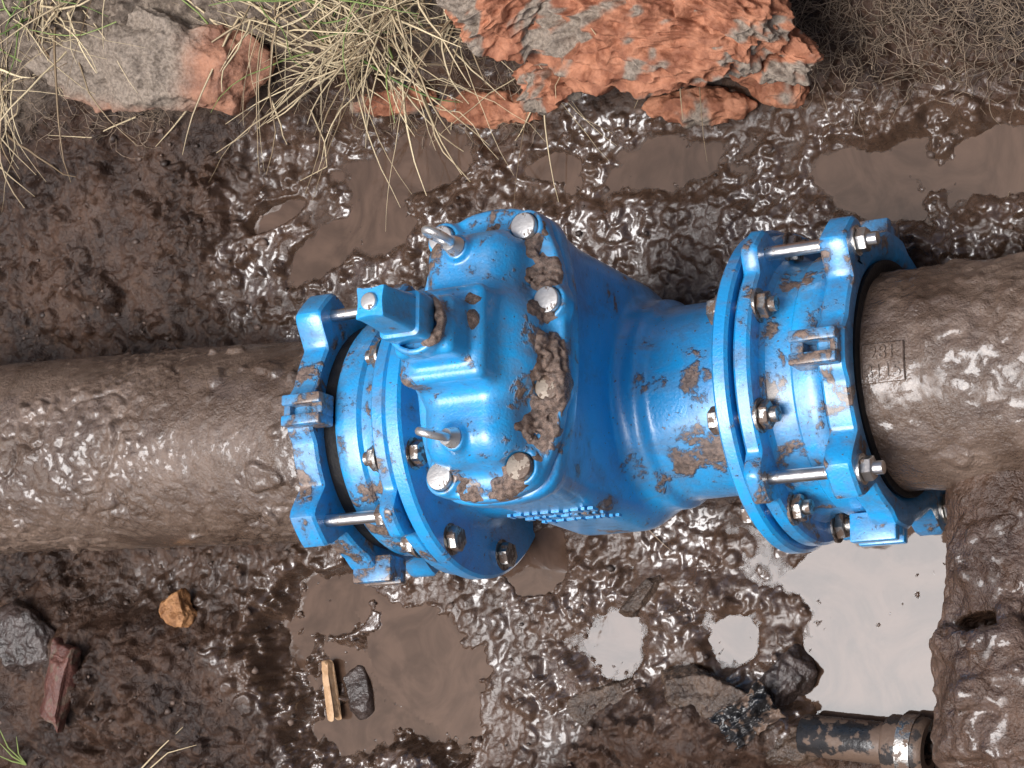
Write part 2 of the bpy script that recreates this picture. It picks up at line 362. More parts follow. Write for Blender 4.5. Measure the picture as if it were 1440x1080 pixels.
# lumps of all sizes; smeared smooth in places
cl1, i1 = cell2(XX * 17 + .35 * fbm2(XX * 30, YY * 30, 2, 31), YY * 17, 3)
cl2, i2 = cell2(XX * 45 + .5 * fbm2(XX * 60, YY * 60, 2, 33), YY * 45 + .5 * fbm2(XX * 60, YY * 60, 2, 34), 13)
cl3, i3 = cell2(XX * 105 + .6 * fbm2(XX * 120, YY * 120, 2, 35), YY * 105 + .6 * fbm2(XX * 120, YY * 120, 2, 36), 23)
smear = sst(-.25, .35, fbm2(XX * 9, YY * 9, 3, 41)); rough = (.35 + .65 * smear)
pl = lambda d, a=.62, b=.22: sst(a, b, d)
lump = .019 * pl(cl1, .7, .2) * i1 + .0080 * pl(cl2) * (i2 > .3) * (.3 + i2) + .0030 * pl(cl3) * (i3 > .3)
squig = .0056 * (1 - 2.2 * np.abs(fbm2(XX * 46 + fbm2(XX * 24, YY * 24, 2, 81), YY * 46, 3, 83, .5))) * sst(-.25, .25, fbm2(XX * 11, YY * 11, 2, 87))
fine = .008 * fbm2(XX * 34, YY * 34, 3, 51, .5) + .010 * fbm2(XX * 14, YY * 14, 3, 52, .5)
crack = -.007 * sst(.12, .0, np.abs(fbm2(XX * 11, YY * 11, 3, 61))) * smear
keep = 1 - .25 * dep
calm = 1 - .80 * wetm
# specks of mud that stand out of the water, in swarms
cs_, is_ = cell2(XX * 85 + .5 * fbm2(XX * 60, YY * 60, 2, 15), YY * 85 + .5 * fbm2(XX * 60, YY * 60, 2, 17), 43); cb_, ib_ = cell2(XX * 30 + .5 * fbm2(XX * 40, YY * 40, 2, 16), YY * 30, 53)
swarm = sst(-.08, .3, fbm2(XX * 10, YY * 10, 3, 93))
scum = np.maximum.reduce([sst(-.2, .5, ell(*e)) for e in ((1185, 862, 130, 34, -.11, -8), (1120, 830, 60, 60, -.11, 0), (1310, 790, 40, 70, -.11, 0))]) * sst(-.3, .25, fbm2(XX * 24, YY * 24, 3, 95)); swarm = np.maximum(swarm * .7, scum)
spk = .0125 * sst(.36, .08, cs_) * (is_ > .45) * swarm + .010 * sst(.40, .05, cb_) * (ib_ > .8) * swarm
H = H + spk * dep
H = H + inner * keep * (calm * (rough * (lump + crack) + fine) + squig * (.25 + .22 * wetm))
# shores: round each puddle the mud stands a little proud of its water
for k, (lv, es) in enumerate(PUD):
    oth = np.maximum.reduce([pm[j] for j in range(len(pm)) if j != k]); f = pm[k]
    wgt = sst(-.05, -.30, f) * sst(-2.0, -1.5, f) * sst(.0, -.15, oth); s_ = .0035
    Hs = lv + .0015 + .0045 * np.abs(fbm2(XX * 55, YY * 55, 3, 111, .6)) + .004 * pl(cl2) * (i2 > .5) + s_ * np.logaddexp(0, (H - lv - .0015) / s_); H = H * (1 - wgt) + Hs * wgt
# hollows beside the valve, and under the coupling
for (x, y, r, dz) in ((.10, -.18, .06, .008),):
    H -= dz * np.exp(-((XX - x) ** 2 + (YY - y) ** 2) / r ** 2)
dry = np.clip(sst(.30, .75, bank + .25 * fbm2(XX * 12, YY * 12, 3, 71)), 0, 1) * .95
dry = np.maximum(dry, sst(.9, 1.3, np.hypot(XX, YY * 1.4)) * sst(.1, .25, np.abs(YY) - .35))
wetm = wetm * (1 - dry)
ni, nj = XX.shape
I = (np.arange(ni - 1)[:, None] * nj + np.arange(nj - 1)[None, :]).ravel()
gm = npmesh('ground', np.stack([XX, YY, H], -1).reshape(-1, 3), np.stack([I, I + nj, I + nj + 1, I + 1], 1), {'wet': wetm, 'dry': dry, 'silt': silt})
ground = tag(link('ground', gm, GROUND), kind='structure')
def hz(x, y):
    i = np.clip(np.searchsorted(GX, x) - 1, 0, ni - 2); j = np.clip(np.searchsorted(GY, y) - 1, 0, nj - 2)
    u = (x - GX[i]) / (GX[i + 1] - GX[i]); v = (y - GY[j]) / (GY[j + 1] - GY[j])
    return float(H[i, j] * (1 - u) * (1 - v) + H[i + 1, j] * u * (1 - v) + H[i, j + 1] * (1 - u) * v + H[i + 1, j + 1] * u * v)
def onground(px, py):
    z = .3
    for _ in range(400):
        p = at(px, py, z)
        if p[2] <= hz(p[0], p[1]): break
        z -= .0015
    return np.array([p[0], p[1], hz(p[0], p[1])])
# water sheets: one to a puddle, cut to where the bed lies under the level
for (lv, es), f in zip(PUD, pm):
    st = 2; sub = (slice(0, ni, st), slice(0, nj, st)); m = (f[sub] > -1.3)
    xs, ys = XX[sub], YY[sub]; a, b = m.shape
    q = m[:-1, :-1] & m[1:, :-1] & m[:-1, 1:] & m[1:, 1:]
    # keep cells that touch water
    wetc = (H[sub] < lv + .003); w2 = wetc.copy()
    for dx in (-2, -1, 0, 1, 2):
        for dy in (-2, -1, 0, 1, 2): w2 |= np.roll(np.roll(wetc, dx, 0), dy, 1)
    wetc = w2; q &= wetc[:-1, :-1] | wetc[1:, :-1] | wetc[:-1, 1:] | wetc[1:, 1:]
    ij = np.argwhere(q); 
    if not len(ij): continue
    k = ij[:, 0] * b + ij[:, 1]; F = np.stack([k, k + b, k + b + 1, k + 1], 1); u, inv = np.unique(F, return_inverse=True)
    V = np.stack([xs.ravel()[u], ys.ravel()[u], np.full(len(u), lv)], 1)
    tag(link('puddle', npmesh('puddle', V, inv.reshape(F.shape), {'depth': np.clip(lv - H[sub].ravel()[u], 0, .05)}), WATER), kind='structure')

# ================================================================= PIPES
def muddy_tube(name, x0, x1, rad, parent, amp, seed, nx, nt_=420):
    xs = np.linspace(x0, x1, nx); th = np.linspace(0, 2 * math.pi, nt_, endpoint=False); A, T = np.meshgrid(xs, th, indexing='ij')
    cx, cy, cz = A, rad * np.cos(T), rad * np.sin(T)
    n1 = fbm3(cx * 9, cy * 9, cz * 9, 4, seed); n2 = np.abs(fbm3(cx * 34, cy * 34, cz * 34, 3, seed + 7)) - .15; n3 = fbm3(cx * 130, cy * 130, cz * 130, 2, seed + 3)
    msk = sst(-.15, .3, fbm3(cx * 7, cy * 9, cz * 9, 3, seed + 20))
    r = rad + amp * (.7 * n1 + 1.9 * n2 * (.15 + msk)) + .0022 * n3 * (.3 + msk) + .006 * sst(.42, .6, fbm3(cx * 30, cy * 30, cz * 30, 2, seed + 33)) - .003 * sst(.05, 0, np.abs(fbm3(cx * 12, cy * 12, cz * 12, 3, seed + 51))) * msk
    V = np.stack([A, r * np.cos(T), r * np.sin(T)], -1).reshape(-1, 3)
    i = (np.arange(nx - 1)[:, None] * nt_ + np.arange(nt_)[None, :]).ravel(); j = (np.arange(nx - 1)[:, None] * nt_ + (np.arange(nt_)[None, :] + 1) % nt_).ravel()
    return link(name, npmesh(name, V, np.stack([i, j, j + nt_, i + nt_], 1)), PIPEMUD, parent)
lp = empty('water_pipe', (-.30, 0, 0), (0, 0, R(-3.0)), True)
tag(lp, 'long straight mud-coated pipe running out of the left edge into the blue coupling', 'pipe')
muddy_tube('barrel', -1.5, .06, .1175, lp, .0027, 5, 760)

tee = empty('tee_fitting', (.475, -.003, 0), (0, 0, 0), True)
tag(tee, 'mud-caked cast iron tee at the right edge with a branch towards the bottom', 'pipe fitting')
def tee_sdf(X, Y, Z):
    main = sd_cx(X, Y, Z, .1125, -.205, .9, .006)
    main = smin(main, sd_cx(X, Y, Z, .1175, -.159, -.1535, .002), .003)
    return main
def branch_sdf(X, Y, Z):
    br = sd_cx(Y, X + .039, Z + .045, .075, -.25, -.06, .006)
    so_ = sd_cx(Y, X + .037, Z + .045, .095, -.39, -.262, .012)
    d = smin(br, so_, .02)
    for cx, cy in ((-.06, -.275), (-.065, -.328), (.03, -.3)):
        d = smin(d, np.sqrt((X - cx) ** 2 + (Y - cy) ** 2 + (Z - .043) ** 2) - .018, .010)
    return smin(d, sd_cx(Y, X + .03, Z + .045, .07, -.8, -.3, .01), .02)
def tee_mud(X, Y, Z):
    m = sst(-.2, .25, fbm3(X * 9, Y * 9, Z * 9, 3, 88))
    nz = .004 * fbm3(X * 12, Y * 12, Z * 12, 3, 91) + .0065 * (np.abs(fbm3(X * 38, Y * 38, Z * 38, 3, 95)) - .15) * (.25 + m) + .002 * fbm3(X * 130, Y * 130, Z * 130, 2, 99) * (.4 + m)
    pl = np.maximum(np.abs(X + .125) - .03, np.abs(Y) - .03) 
    lo_ = sst(-.10, -.17, Y); nz = nz + lo_ * (.018 * fbm3(X * 16, Y * 16, Z * 16, 4, 71, .55) + .010 * (np.abs(fbm3(X * 45, Y * 45, Z * 45, 3, 75)) - .1))
    return nz * (.3 + .7 * sst(-.16, -.10, X)) * np.where(Z > .05, sst(-.01, .012, pl) * .85 + .15, 1)
link('barrel', surface_net('tee', tee_sdf, (-.22, -.14, -.14), (.3, .14, .15), .0032, None, tee_mud), PIPEMUD, tee)
link('branch', surface_net('tee_branch', branch_sdf, (-.17, -.6, -.17), (.12, -.03, .09), .0032, None, tee_mud), TEEMUD, tee)
def text_mesh(name, body, size, depth):
    cu = bpy.data.curves.new(name, 'FONT'); cu.body = body; cu.size = size; cu.extrude = depth; cu.align_x = 'CENTER'; cu.align_y = 'CENTER'; cu.resolution_u = 3
    o = bpy.data.objects.new(name, cu); col.objects.link(o); dg = bpy.context.evaluated_depsgraph_get(); me = bpy.data.meshes.new_from_object(o.evaluated_get(dg)); me.name = name
    bpy.data.objects.remove(o); bpy.data.curves.remove(cu); return me
def on_barrel(me, rad, th0, x0):          # bend a flat mesh (x along the pipe, y round it) onto the barrel
    for v in me.vertices:
        a = th0 - v.co.y / rad; r = rad + v.co.z; v.co = Vector((x0 + v.co.x, -math.sin(a - math.pi / 2) * r * -1 * -1, math.cos(a - math.pi / 2) * r))
    return me
plate = bbox_mesh('name_plate', (.044, .040, .004), .001, 1)
bm = bmesh.new(); bm.from_mesh(plate); bmesh.ops.subdivide_edges(bm, edges=bm.edges[:], cuts=3, use_grid_fill=True); bm.to_mesh(plate); bm.free()
TH = R(90 + 4)
pl_ = link('name_plate', on_barrel(plate, .1135, TH, -.125), PIPEMUD, tee, True, 40)
for s_, dy in (('281', .009), ('3115', -.009)):
    me = text_mesh('cast_digits', s_, .019, .0012)
    for v in me.vertices: v.co.y += dy; v.co.z += .0025
    link('cast_digits', on_barrel(me, .1135, TH, -.125), PIPEMUD, pl_, False)

# ================================================================= GATE VALVE
valve = empty('gate_valve', (0, 0, 0), (0, 0, 0), True)
tag(valve, 'bright blue gate valve with bolted bonnet and square stem cap in the mud', 'valve')
def region(X, Y, Z, lst):
    r = 0
    for x, y, z, s, k in lst: r = np.maximum(r, k * np.exp(-((X - x) ** 2 + (Y - y) ** 2 + (Z - z) ** 2) / s ** 2))
    return r
BR = [(.12, -.085, .06, .03, 1), (.155, -.075, .07, .03, .9), (.08, -.095, .06, .02, .8), (.14, -.01, .104, .02, .7), (.06, -.12, .12, .03, .8), (.05, -.1, .2, .03, .6), (-.12, -.09, .05, .05, .7)]
def body_sdf(X, Y, Z):
    # gate chamber: a stadium in the yz plane, rounded, thickest at the axis
    zz = np.maximum(Z - .0, 0); d2 = np.where(Z < 0, np.hypot(Y, Z), np.abs(Y)) - (.136 - .02 * sst(.02, -.1, Z) + .0 * zz)
    hx = .052 + .012 * sst(.16, .25, Z)
    a = d2 + .022; b = np.abs(X) - hx + .022
    ch = np.hypot(np.maximum(a, 0), np.maximum(b, 0)) + np.minimum(np.maximum(a, b), 0) - .022
    ch = np.maximum(ch, Z - .255)
    nk = sd_cx(X, Y, Z, .104, -.19, .19, .004)
    ring = sd_cx(X, Y, Z, .113, -.083, .083, .01)
    d = smin(ch, smin(nk, ring, .006), .016)
    d = smin(d, sd_slab(sup2(X - .003, Y, .083, .147, 2.7), Z, .247, .266, .004), .022)
    foot = sd_box(X, Y, Z, (0, 0, -.15), (.045, .05, .02), .01)
    return smin(d, foot, .03)
bd = link('body', surface_net('valve_body', body_sdf, (-.2, -.17, -.18), (.2, .17, .275), .0032, lambda V: {'mud': .24 * region(V[:, 0], V[:, 1], V[:, 2], BR)}), PAINT, valve)
BOLTS = [(.0475, .122), (.074, .043), (.074, -.043), (.045, -.120), (-.045, -.122), (-.0475, .122)]
CR = [(.072, -.005, .29, .028, 1), (.074, -.05, .288, .024, 1), (.078, -.042, .294, .016, 1.3), (.060, -.088, .288, .024, 1.0), (.02, -.135, .287, .018, .8), (-.02, -.137, .287, .02, .8), (.07, .07, .287, .022, .9), (.056, .1, .287, .02, .8),
      (-.03, .1, .32, .018, .75), (.01, .128, .29, .02, .8), (.03, -.03, .375, .012, .8), (.036, .01, .372, .012, .9), (.036, .03, .372, .01, .8), (-.045, -.035, .36, .014, .8), (.066, .03, .29, .024, .9), (.05, .125, .288, .02, .7), (.03, -.13, .288, .02, .9), (.077, -.02, .287, .020, 1.0), (.02, -.02, .425, .014, .9), (.03, .005, .424, .012, .8)]
def bonnet_sdf(X, Y, Z):
    d = sd_slab(sup2(X - .004, Y, .084, .149, 2.7), Z, .268, .284, .004)
    # shoulders: a long hump, narrower to the top
    tp = 1 - .20 * np.clip((Z - .28) / .06, 0, 1)
    hump = sd_box(X / tp, Y / (1 - .08 * np.clip((Z - .28) / .06, 0, 1)), Z, (0, 0, .295), (.056, .122, .04), .026) * .85
    d = smin(d, hump, .015)
    tower = sd_box(X, Y, Z, (0, 0, .325), (.047, .047, .0485), .009)
    d = smin(d, tower, .018)
    # sloping web from the tower down to the +x and -x flange
    web = sd_box(X, Y, Z, (0, 0, .30), (.070, .042, .034), .028); d = smin(d, web, .024)
    neck = sd_box(X, Y, Z, (.002, -.001, .385), (.033, .029, .026), .009); d = smin(d, neck, .008)
    coll = sd_slab(np.hypot(X - .002, Y + .001) - .0315, Z, .40, .424, .003); d = smin(d, coll, .004)
    d = np.maximum(d, -sd_slab(np.hypot(X - .002, Y + .001) - .0255, Z, .415, .46, .001))
    for bx, by in BOLTS:
        d = smin(d, sd_slab(np.hypot(X - bx, Y - by) - .0185, Z, .27, .292, .003), .007)
        d = np.maximum(d, -sd_slab(np.hypot(X - bx, Y - by) - .0142, Z, .2875, .31, .001))
    for sy in (-1, 1):
        d = smin(d, sd_slab(np.hypot(X + .004, Y - sy * .096) - .013, Z, .31, .341, .003), .006)
    return d
bn = link('bonnet', surface_net('bonnet', bonnet_sdf, (-.1, -.16, .262), (.1, .16, .43), .0021, lambda V: {'mud': .17 * region(V[:, 0], V[:, 1], V[:, 2], [(x, y, z, s_ * 1.7, k) for x, y, z, s_, k in CR])}), PAINT, valve)
def crust_near(X, Y, Z):
    g = region(X, Y, Z, CR); n = fbm3(X * 60, Y * 60, Z * 60, 3, 201); f = np.abs(fbm3(X * 120, Y * 120, Z * 120, 2, 207))
    th = .007 * (g + .7 * n - .50) + .004 * f * sst(.4, .75, g + .4 * n) + .0035 * vn3(X * 260, Y * 260, Z * 260, 9) * sst(.45, .8, g + .5 * n) - .0004
    return np.clip(th, -.004, .0065)
tag(link('mud_crust', surface_net('mud_crust', bonnet_sdf, (-.1, -.16, .262), (.1, .16, .435), .0021, None, crust_near), CRUST, valve), 'lumpy brown mud caked on the bonnet flange', kind='stuff')
# flanges, turned
def flange_mesh(x0, x1, inner_side):
    s = inner_side; xi, xo = (x0, x1) if s < 0 else (x1, x0)       # xi: face towards the body
    d = 1 if xi > xo else -1
    L = [(xi + d * .014, .1035), (xi + d * .006, .109), (xi, .117), (xi, .166), (xi - d * .003, .1695), (xo + d * .003, .1695), (xo, .166), (xo, .1)]
    return polar('flange', L, 160)
link('flange', flange_mesh(.190, .2075, -1), PAINT, valve, True, 40)
link('flange', flange_mesh(-.193, -.173, 1), PAINT, valve, True, 40)
# bonnet bolts
def disc_mesh(r, h, bev, seg=28):
    bm = bmesh.new(); g = bmesh.ops.create_cone(bm, cap_ends=True, segments=seg, radius1=r, radius2=r, depth=h)
    ed = [e for e in bm.edges if any(len(f.verts) == seg for f in e.link_faces)]; bmesh.ops.bevel(bm, geom=ed, offset=bev, segments=3, profile=.5, affect='EDGES')
    return bm_mesh('disc', bm)
bmesh_bolt = disc_mesh(.0135, .009, .0012)
bmud = disc_mesh(.0135, .009, .0012)
for bx, by in BOLTS:
    cl_ = by not in (-.120, -.043); o = link('bonnet_bolt', bmesh_bolt if cl_ else bmud, BRASS if cl_ else STEEL_M, valve, True, 50); o.location = (bx, by, .2935 if by != -.043 else .289)
# lifting eyes: a collar and an upright ring
def eye_mesh():
    bm = bmesh.new(); n, m = 40, 12; Rr, r = .0145, .0042; ring = []
    for i in range(n):
        a = 2 * math.pi * i / n; row = []
        for j in range(m):
            b = 2 * math.pi * j / m; q = Rr + r * math.cos(b); row.append(bm.verts.new((q * math.cos(a) * .8, r * math.sin(b), .026 + q * math.sin(a) * 1.05)))
        ring.append(row)
    for i in range(n):
        for j in range(m): bm.faces.new((ring[i][j], ring[(i + 1) % n][j], ring[(i + 1) % n][(j + 1) % m], ring[i][(j + 1) % m]))
    g = bmesh.ops.create_cone(bm, cap_ends=True, segments=20, radius1=.011, radius2=.008, depth=.010)
    bmesh.ops.translate(bm, vec=(0, 0, .004), verts=g['verts']); bmesh.ops.recalc_face_normals(bm, faces=bm.faces[:])
    return bm_mesh('lifting_eye', bm)
em = eye_mesh()
for sy in (-1, 1):
    o = link('lifting_eye', em, BRASS, valve, True, 40); o.location = (-.004, sy * .096, .341); o.rotation_euler = (R(-6 * sy), R(-12), R(-20))
# stem cap: square, waisted at the top
def cap_mesh():
    lev = [(.421, .0205, 0), (.4225, .0215, 0), (.446, .0225, 0), (.449, .0215, 0), (.4505, .0185, 0), (.470, .0170, .0006), (.492, .0160, .0016), (.4985, .0165, .0026), (.5005, .0155, .0024)]
    n = 12; V = []; F = []
    for z, hw, dent in lev:
        for sd in range(4):
            for i in range(n):
                t_ = -1 + 2 * i / n; e = abs(t_) ** 10; u = -hw * t_ * (1 - .06 * e); v = hw * (1 - .10 * e) - dent * (1 - t_ * t_)
                a = sd * math.pi / 2; V.append((u * math.cos(a) - v * math.sin(a) * -1 * -1, u * math.sin(a) + v * math.cos(a), z))
    m = 4 * n
    for k in range(len(lev) - 1):
        for i in range(m): F.append((k * m + i, k * m + (i + 1) % m, (k + 1) * m + (i + 1) % m, (k + 1) * m + i))
    me = bpy.data.meshes.new('stem_cap'); me.from_pydata(V, [], F + [tuple(range((len(lev) - 1) * m, len(lev) * m)), tuple(reversed(range(m)))]); me.update()
    bm = bmesh.new(); bm.from_mesh(me); bmesh.ops.recalc_face_normals(bm, faces=bm.faces[:]); bm.to_mesh(me); bm.free(); return me
cp = link('stem_cap', cap_mesh(), PAINT, valve, True, 32); cp.location = (.002, 0, 0)
o = link('cap_screw', disc_mesh(.0082, .004, .0012), BRASS, cp, True, 50); o.location = (0, 0, .502)
o = link('stem', disc_mesh(.012, .03, .001), STEEL_D, valve, True, 50); o.location = (.002, 0, .415)
# raised foundry marks low on the body side, too worn to read
def marks():
    bm = bmesh.new(); rr = random.Random(3)
    for row, z in enumerate((.145, .124, .103)):
        x = -.05 + .008 * row
        while x < .045 + .004 * row:
            wd = rr.choice((.004, .006, .009)); hh = .0125
            g = bmesh.ops.create_cube(bm, size=1); bmesh.ops.scale(bm, vec=(wd, .003, hh * rr.choice((1, .5, 1))), verts=g['verts'])
            bmesh.ops.translate(bm, vec=(x + wd / 2, -.1365, z), verts=g['verts']); x += wd + .0035
    return bm_mesh('foundry_marks', bm)
link('foundry_mark', marks(), PAINT, valve, False)

# ================================================================= FLANGE ADAPTORS
def lobes(n, base, tip, angs, halfw, e=2.0):
    th = np.linspace(0, 2 * math.pi, n, endpoint=False); r = np.full(n, base, float)
    for a in angs:
        d = (th - R(a) + math.pi) % (2 * math.pi) - math.pi
        k = sst(halfw * 1.5, halfw * .62, np.abs(d) * base)
        r = np.maximum(r, base + (tip - base) * k)
    return r
def hexbolt(r, h0, h1, shaft_r, s0, s1, washer=True):
    """along x: hex from h0 to h1, shaft from s0 to s1"""
    bm = bmesh.new()
    if shaft_r: add_cyl(bm, shaft_r, s0, s1, 16)
    add_cyl(bm, r, h0, h1, 6, bev=.0018)
    if washer: add_cyl(bm, r * 1.22, h0 - .003, h0, 24)
    return bm_mesh('bolt', bm)
def adaptor(label, loc, rotz, gap, gw, nut_big, paint):
    """built outward along +x from the valve flange face at x = 0"""
    T = empty('flange_adaptor', loc, (0, 0, rotz), True); tag(T, label, 'pipe coupling', 'restrained flange adaptors on the valve')
    n = 288; A45 = (45, 135, 225, 315)
    fo = lobes(n, .163, .184, A45, .021)
    link('flange', polar('adaptor_flange', [(.0035, .118), (.0035, fo - .003), (.0065, fo), (.0185, fo), (.0215, fo - .003), (.0215, .128)], n), paint, T, True, 38)
    g0 = .085 + gap; g1 = g0 + gw
    # sleeve
    link('sleeve', polar('sleeve', [(.0215, .1395), (.026, .1335), (.034, .1315), (.052, .1315), (.056, .136), (.070, .1372), (.080, .1372), (.0845, .134), (.0845, .118), (.0215, .118)], 200), paint, T, True, 38)
    link('gasket', polar('gasket', [(.0845, .119), (.0845, .1315), (g0 + .003, .1285), (g0 + .003, .119)], 160), RUBBER, T, True, 45)
    go = lobes(n, .1465, .184, A45, .023)
    for a in (0, 90, 180, 270): go = np.maximum(go, lobes(n, .1465, .154, (a,), .024))
    ring = link('gland_ring', polar('gland_ring', [(g0, .121), (g0, go - .003), (g0 + .003, go), (g1 - .003, go), (g1, go - .003), (g1, .130), (g1 - .006, .1215)], n), paint, T, True, 38)
    link('lip_seal', polar('lip_seal', [(g1 - .008, .108), (g1 - .004, .1225), (g1 - .0005, .1225), (g1 + .001, .117), (g1 - .001, .108)], 128), RUBBER, T, True, 50)
    # wedge boxes: two cheeks, a bridge, a slot between
    for a in (0, 90, 180, 270):
        bm = bmesh.new(); L = .050; x1_ = g1 - .003; cxm = x1_ - L / 2
        for (dx, dy, dz, sx, sy, sz) in ((0, .0115, .0, L, .012, .03), (0, -.0115, .0, L, .012, .03), (-L / 2 + .007, 0, -.003, .014, .014, .024), (L / 2 - .004, 0, -.003, .009, .014, .024), (0, 0, -.011, L - .004, .016, .006)):
            g = bmesh.ops.create_cube(bm, size=1); vs_ = g['verts']
            bmesh.ops.scale(bm, vec=(sx, sy, sz), verts=vs_); bmesh.ops.translate(bm, vec=(cxm + dx, dy, .1535 + dz), verts=vs_)
            bmesh.ops.bevel(bm, geom=list({e for v in vs_ for e in v.link_edges}), offset=.0022, segments=2, profile=.5, affect='EDGES')
        bmesh.ops.rotate(bm, cent=(0, 0, 0), matrix=Matrix.Rotation(R(a - 90), 3, 'X'), verts=bm.verts[:])
        link('wedge_box', bm_mesh('wedge_box', bm), PAINT_W if a != 180 else paint, ring, True, 35)
    rod = None
    for a in A45:
        ca, sa = math.cos(R(a)), math.sin(R(a)); p = (0, .164 * ca, .164 * sa)
        bm = bmesh.new(); add_cyl(bm, .0068, .008, g1 + (.024 if nut_big else .008), 20, bev=.0012)
        r_ = link('tie_rod', bm_mesh('tie_rod', bm), STEEL, T, True, 40); r_.location = p
        if nut_big: nu = link('nut', hexbolt(.0128, g1 + .003, g1 + .014, 0, 0, 0), STEEL, r_, True, 30)
        else: nu = link('nut', hexbolt(.0128, .0245, .036, 0, 0, 0), STEEL_D, r_, True, 30)
        nu.rotation_euler = (R(17 + a * .3), 0, 0)
    hb = hexbolt(.0145, .0235, .0335, .008, -.03, .041); hh = hexbolt(.0145, 0, .011, 0, 0, 0)
    for k in range(8):
        a = 22.5 + 45 * k; p = (0, .1475 * math.cos(R(a)), .1475 * math.sin(R(a)))
        o = link('flange_bolt', hb, STEEL_D, T, True, 30); o.location = p; o.rotation_euler = (R(a * 1.7), 0, 0)
        h_ = link('bolt_head', hh, STEEL_D, o, True, 30); h_.location = (-.0205, 0, 0); h_.rotation_euler = (0, R(180), R(0))
    return T
ra = adaptor('blue flange adaptor right of the valve, clamped onto the muddy tee', (.2075, 0, 0), 0, .004, .029, True, PAINT_M)
la = adaptor('blue flange adaptor left of the valve, black rubber showing beside its gland ring', (-.193, 0, 0), R(180), .018, .033, False, PAINT_M)
mk = text_mesh('casting_mark', 'F:', .017, .001)
for v in mk.vertices: v.co = Vector((.1185, v.co.x, v.co.y))
mk = link('casting_mark', mk, PAINT, ra, False); mk.location = (0, .1, .105)

# ================================================================= BANK
def blob(name, m, c, dims, rot, seed, amp, res=150, freq=1.0, flat=0, ridge=.5, skin_fn=None, parent=None, angular=0, st=(1, 1, 1), facets=0, taper=0):
    th = np.linspace(0, math.pi, res); ph = np.linspace(0, 2 * math.pi, 2 * res, endpoint=False); A, Bq = np.meshgrid(th, ph, indexing='ij')
    d = np.stack([np.sin(A) * np.cos(Bq), np.sin(A) * np.sin(Bq), np.cos(A)], -1)
    P = np.sign(d) * np.abs(d) ** (1 - angular)
    P = P / np.maximum(np.linalg.norm(P, axis=-1, keepdims=True) * (1 - angular) + angular * np.abs(P).max(-1, keepdims=True), 1e-6)
    if facets:
        rg = np.random.default_rng(seed); nn = rg.normal(size=(facets, 3)); nn /= np.linalg.norm(nn, axis=1, keepdims=True); hh_ = rg.uniform(.72, .98, facets)
        rad_ = np.full(d.shape[:2], 1.12)
        for a_ in range(facets):
            dt = d @ nn[a_]; rad_ = np.minimum(rad_, np.where(dt > .05, hh_[a_] / np.maximum(dt, .05), 9))
        P = P * rad_[..., None]
    q = P * np.array(dims)
    if taper: q[..., 1] *= 1 - taper * np.clip(q[..., 0] / dims[0], -1, 1)
    fx, fy, fz = [q[..., i] * freq * st[i] for i in range(3)]
    n1 = fbm3(fx * 18 + seed, fy * 18, fz * 18, 4, seed); n2 = 1 - 2 * np.abs(fbm3(fx * 34, fy * 34 + seed, fz * 34, 3, seed + 5)); n3 = fbm3(fx * 130, fy * 130, fz * 130, 3, seed + 9)
    disp = amp * (n1 + ridge * (n2 - .5)) + amp * .16 * n3
    V = q + d * disp[..., None]
    sk = skin_fn(q[..., 0], q[..., 1], q[..., 2], n1, n2, V[..., 2]) if skin_fn else np.zeros(n1.shape)
    nt2 = 2 * res; i = (np.arange(res - 1)[:, None] * nt2 + np.arange(nt2)[None, :]).ravel(); j = (np.arange(res - 1)[:, None] * nt2 + (np.arange(nt2)[None, :] + 1) % nt2).ravel()
    me = npmesh(name, V.reshape(-1, 3), np.stack([i, i + nt2, j + nt2, j], 1), {'skin': sk})
    o = link(name, me, m, parent); o.location = c; o.rotation_euler = rot; return o
def bands(x, y, z, n1, n2, vz):
    u = x * .82 + y * .57; v = y * .82 - x * .57          # layers run obliquely
    k = fbm3(u * 9, v * 34, z * 24, 4, 301) + .25 * np.sin(v * 120 + 6 * n1) - .02
    return sst(.09, .26, k)
for px, py, z, dm, rz, tl, sd, tp, lb in (
        (905, 24, .03, (.155, .088, .05), -17, 28, 21, .2, 'big streaky orange and grey clay block in the middle of the top bank'),
        (715, 2, .06, (.075, .055, .04), 22, 24, 24, 0, 'pale orange clay block left of the big one at the top edge'),
        (1070, 66, .0, (.075, .036, .03), -34, 20, 26, .3, 'grey-edged orange clay block at the right tip of the top pile'),
        (800, 100, -.02, (.085, .03, .03), 10, 18, 28, 0, 'crumbly orange clay block low under the big one'),
        (1010, 0, .05, (.08, .06, .04), -40, 20, 30, 0, 'dark orange clay block behind the big one at the top edge')):
    p = at(px, py, z); o = blob('clay_block', CLAY, (p[0], p[1], z), dm, (R(tl), R(3), R(rz)), sd, .013, 200, 1.4, 0, 1.2, bands, None, .12, (.6, 1.3, 1), 24, tp)
    tag(o, lb, 'clay block', 'broken clay blocks in the bank')
def lskin(x, y, z, n1, n2, vz): return .25 + .75 * np.clip(sst(.115, .055, x - .15 * y + .03 * n1) * sst(-.075, -.035, y + .4 * z), 0, 1)
for px, py, dm, rz, sd, lb in ((560, 142, (.06, .016, .014), 4, 61, 'thin orange clay strip under the straw clump'), (690, 152, (.075, .022, .02), -6, 62, 'low orange clay strip left under the big clay block'),
                              (1085, 112, (.05, .026, .022), -30, 63, 'grey and orange clay flap at the right end of the big clay block'), (985, 150, (.07, .02, .02), -2, 64, 'crumbly orange clay strip right under the big clay block')):
    g = onground(px, py); o = blob('clay_strip', CLAY, (g[0], g[1], g[2] + .004), dm, (R(15), 0, R(rz - 6)), sd, .009, 90, 1.4, 0, .7, lambda x, y, z, a, b, vz: sst(.05, .3, a))
    tag(o, lb, 'clay')
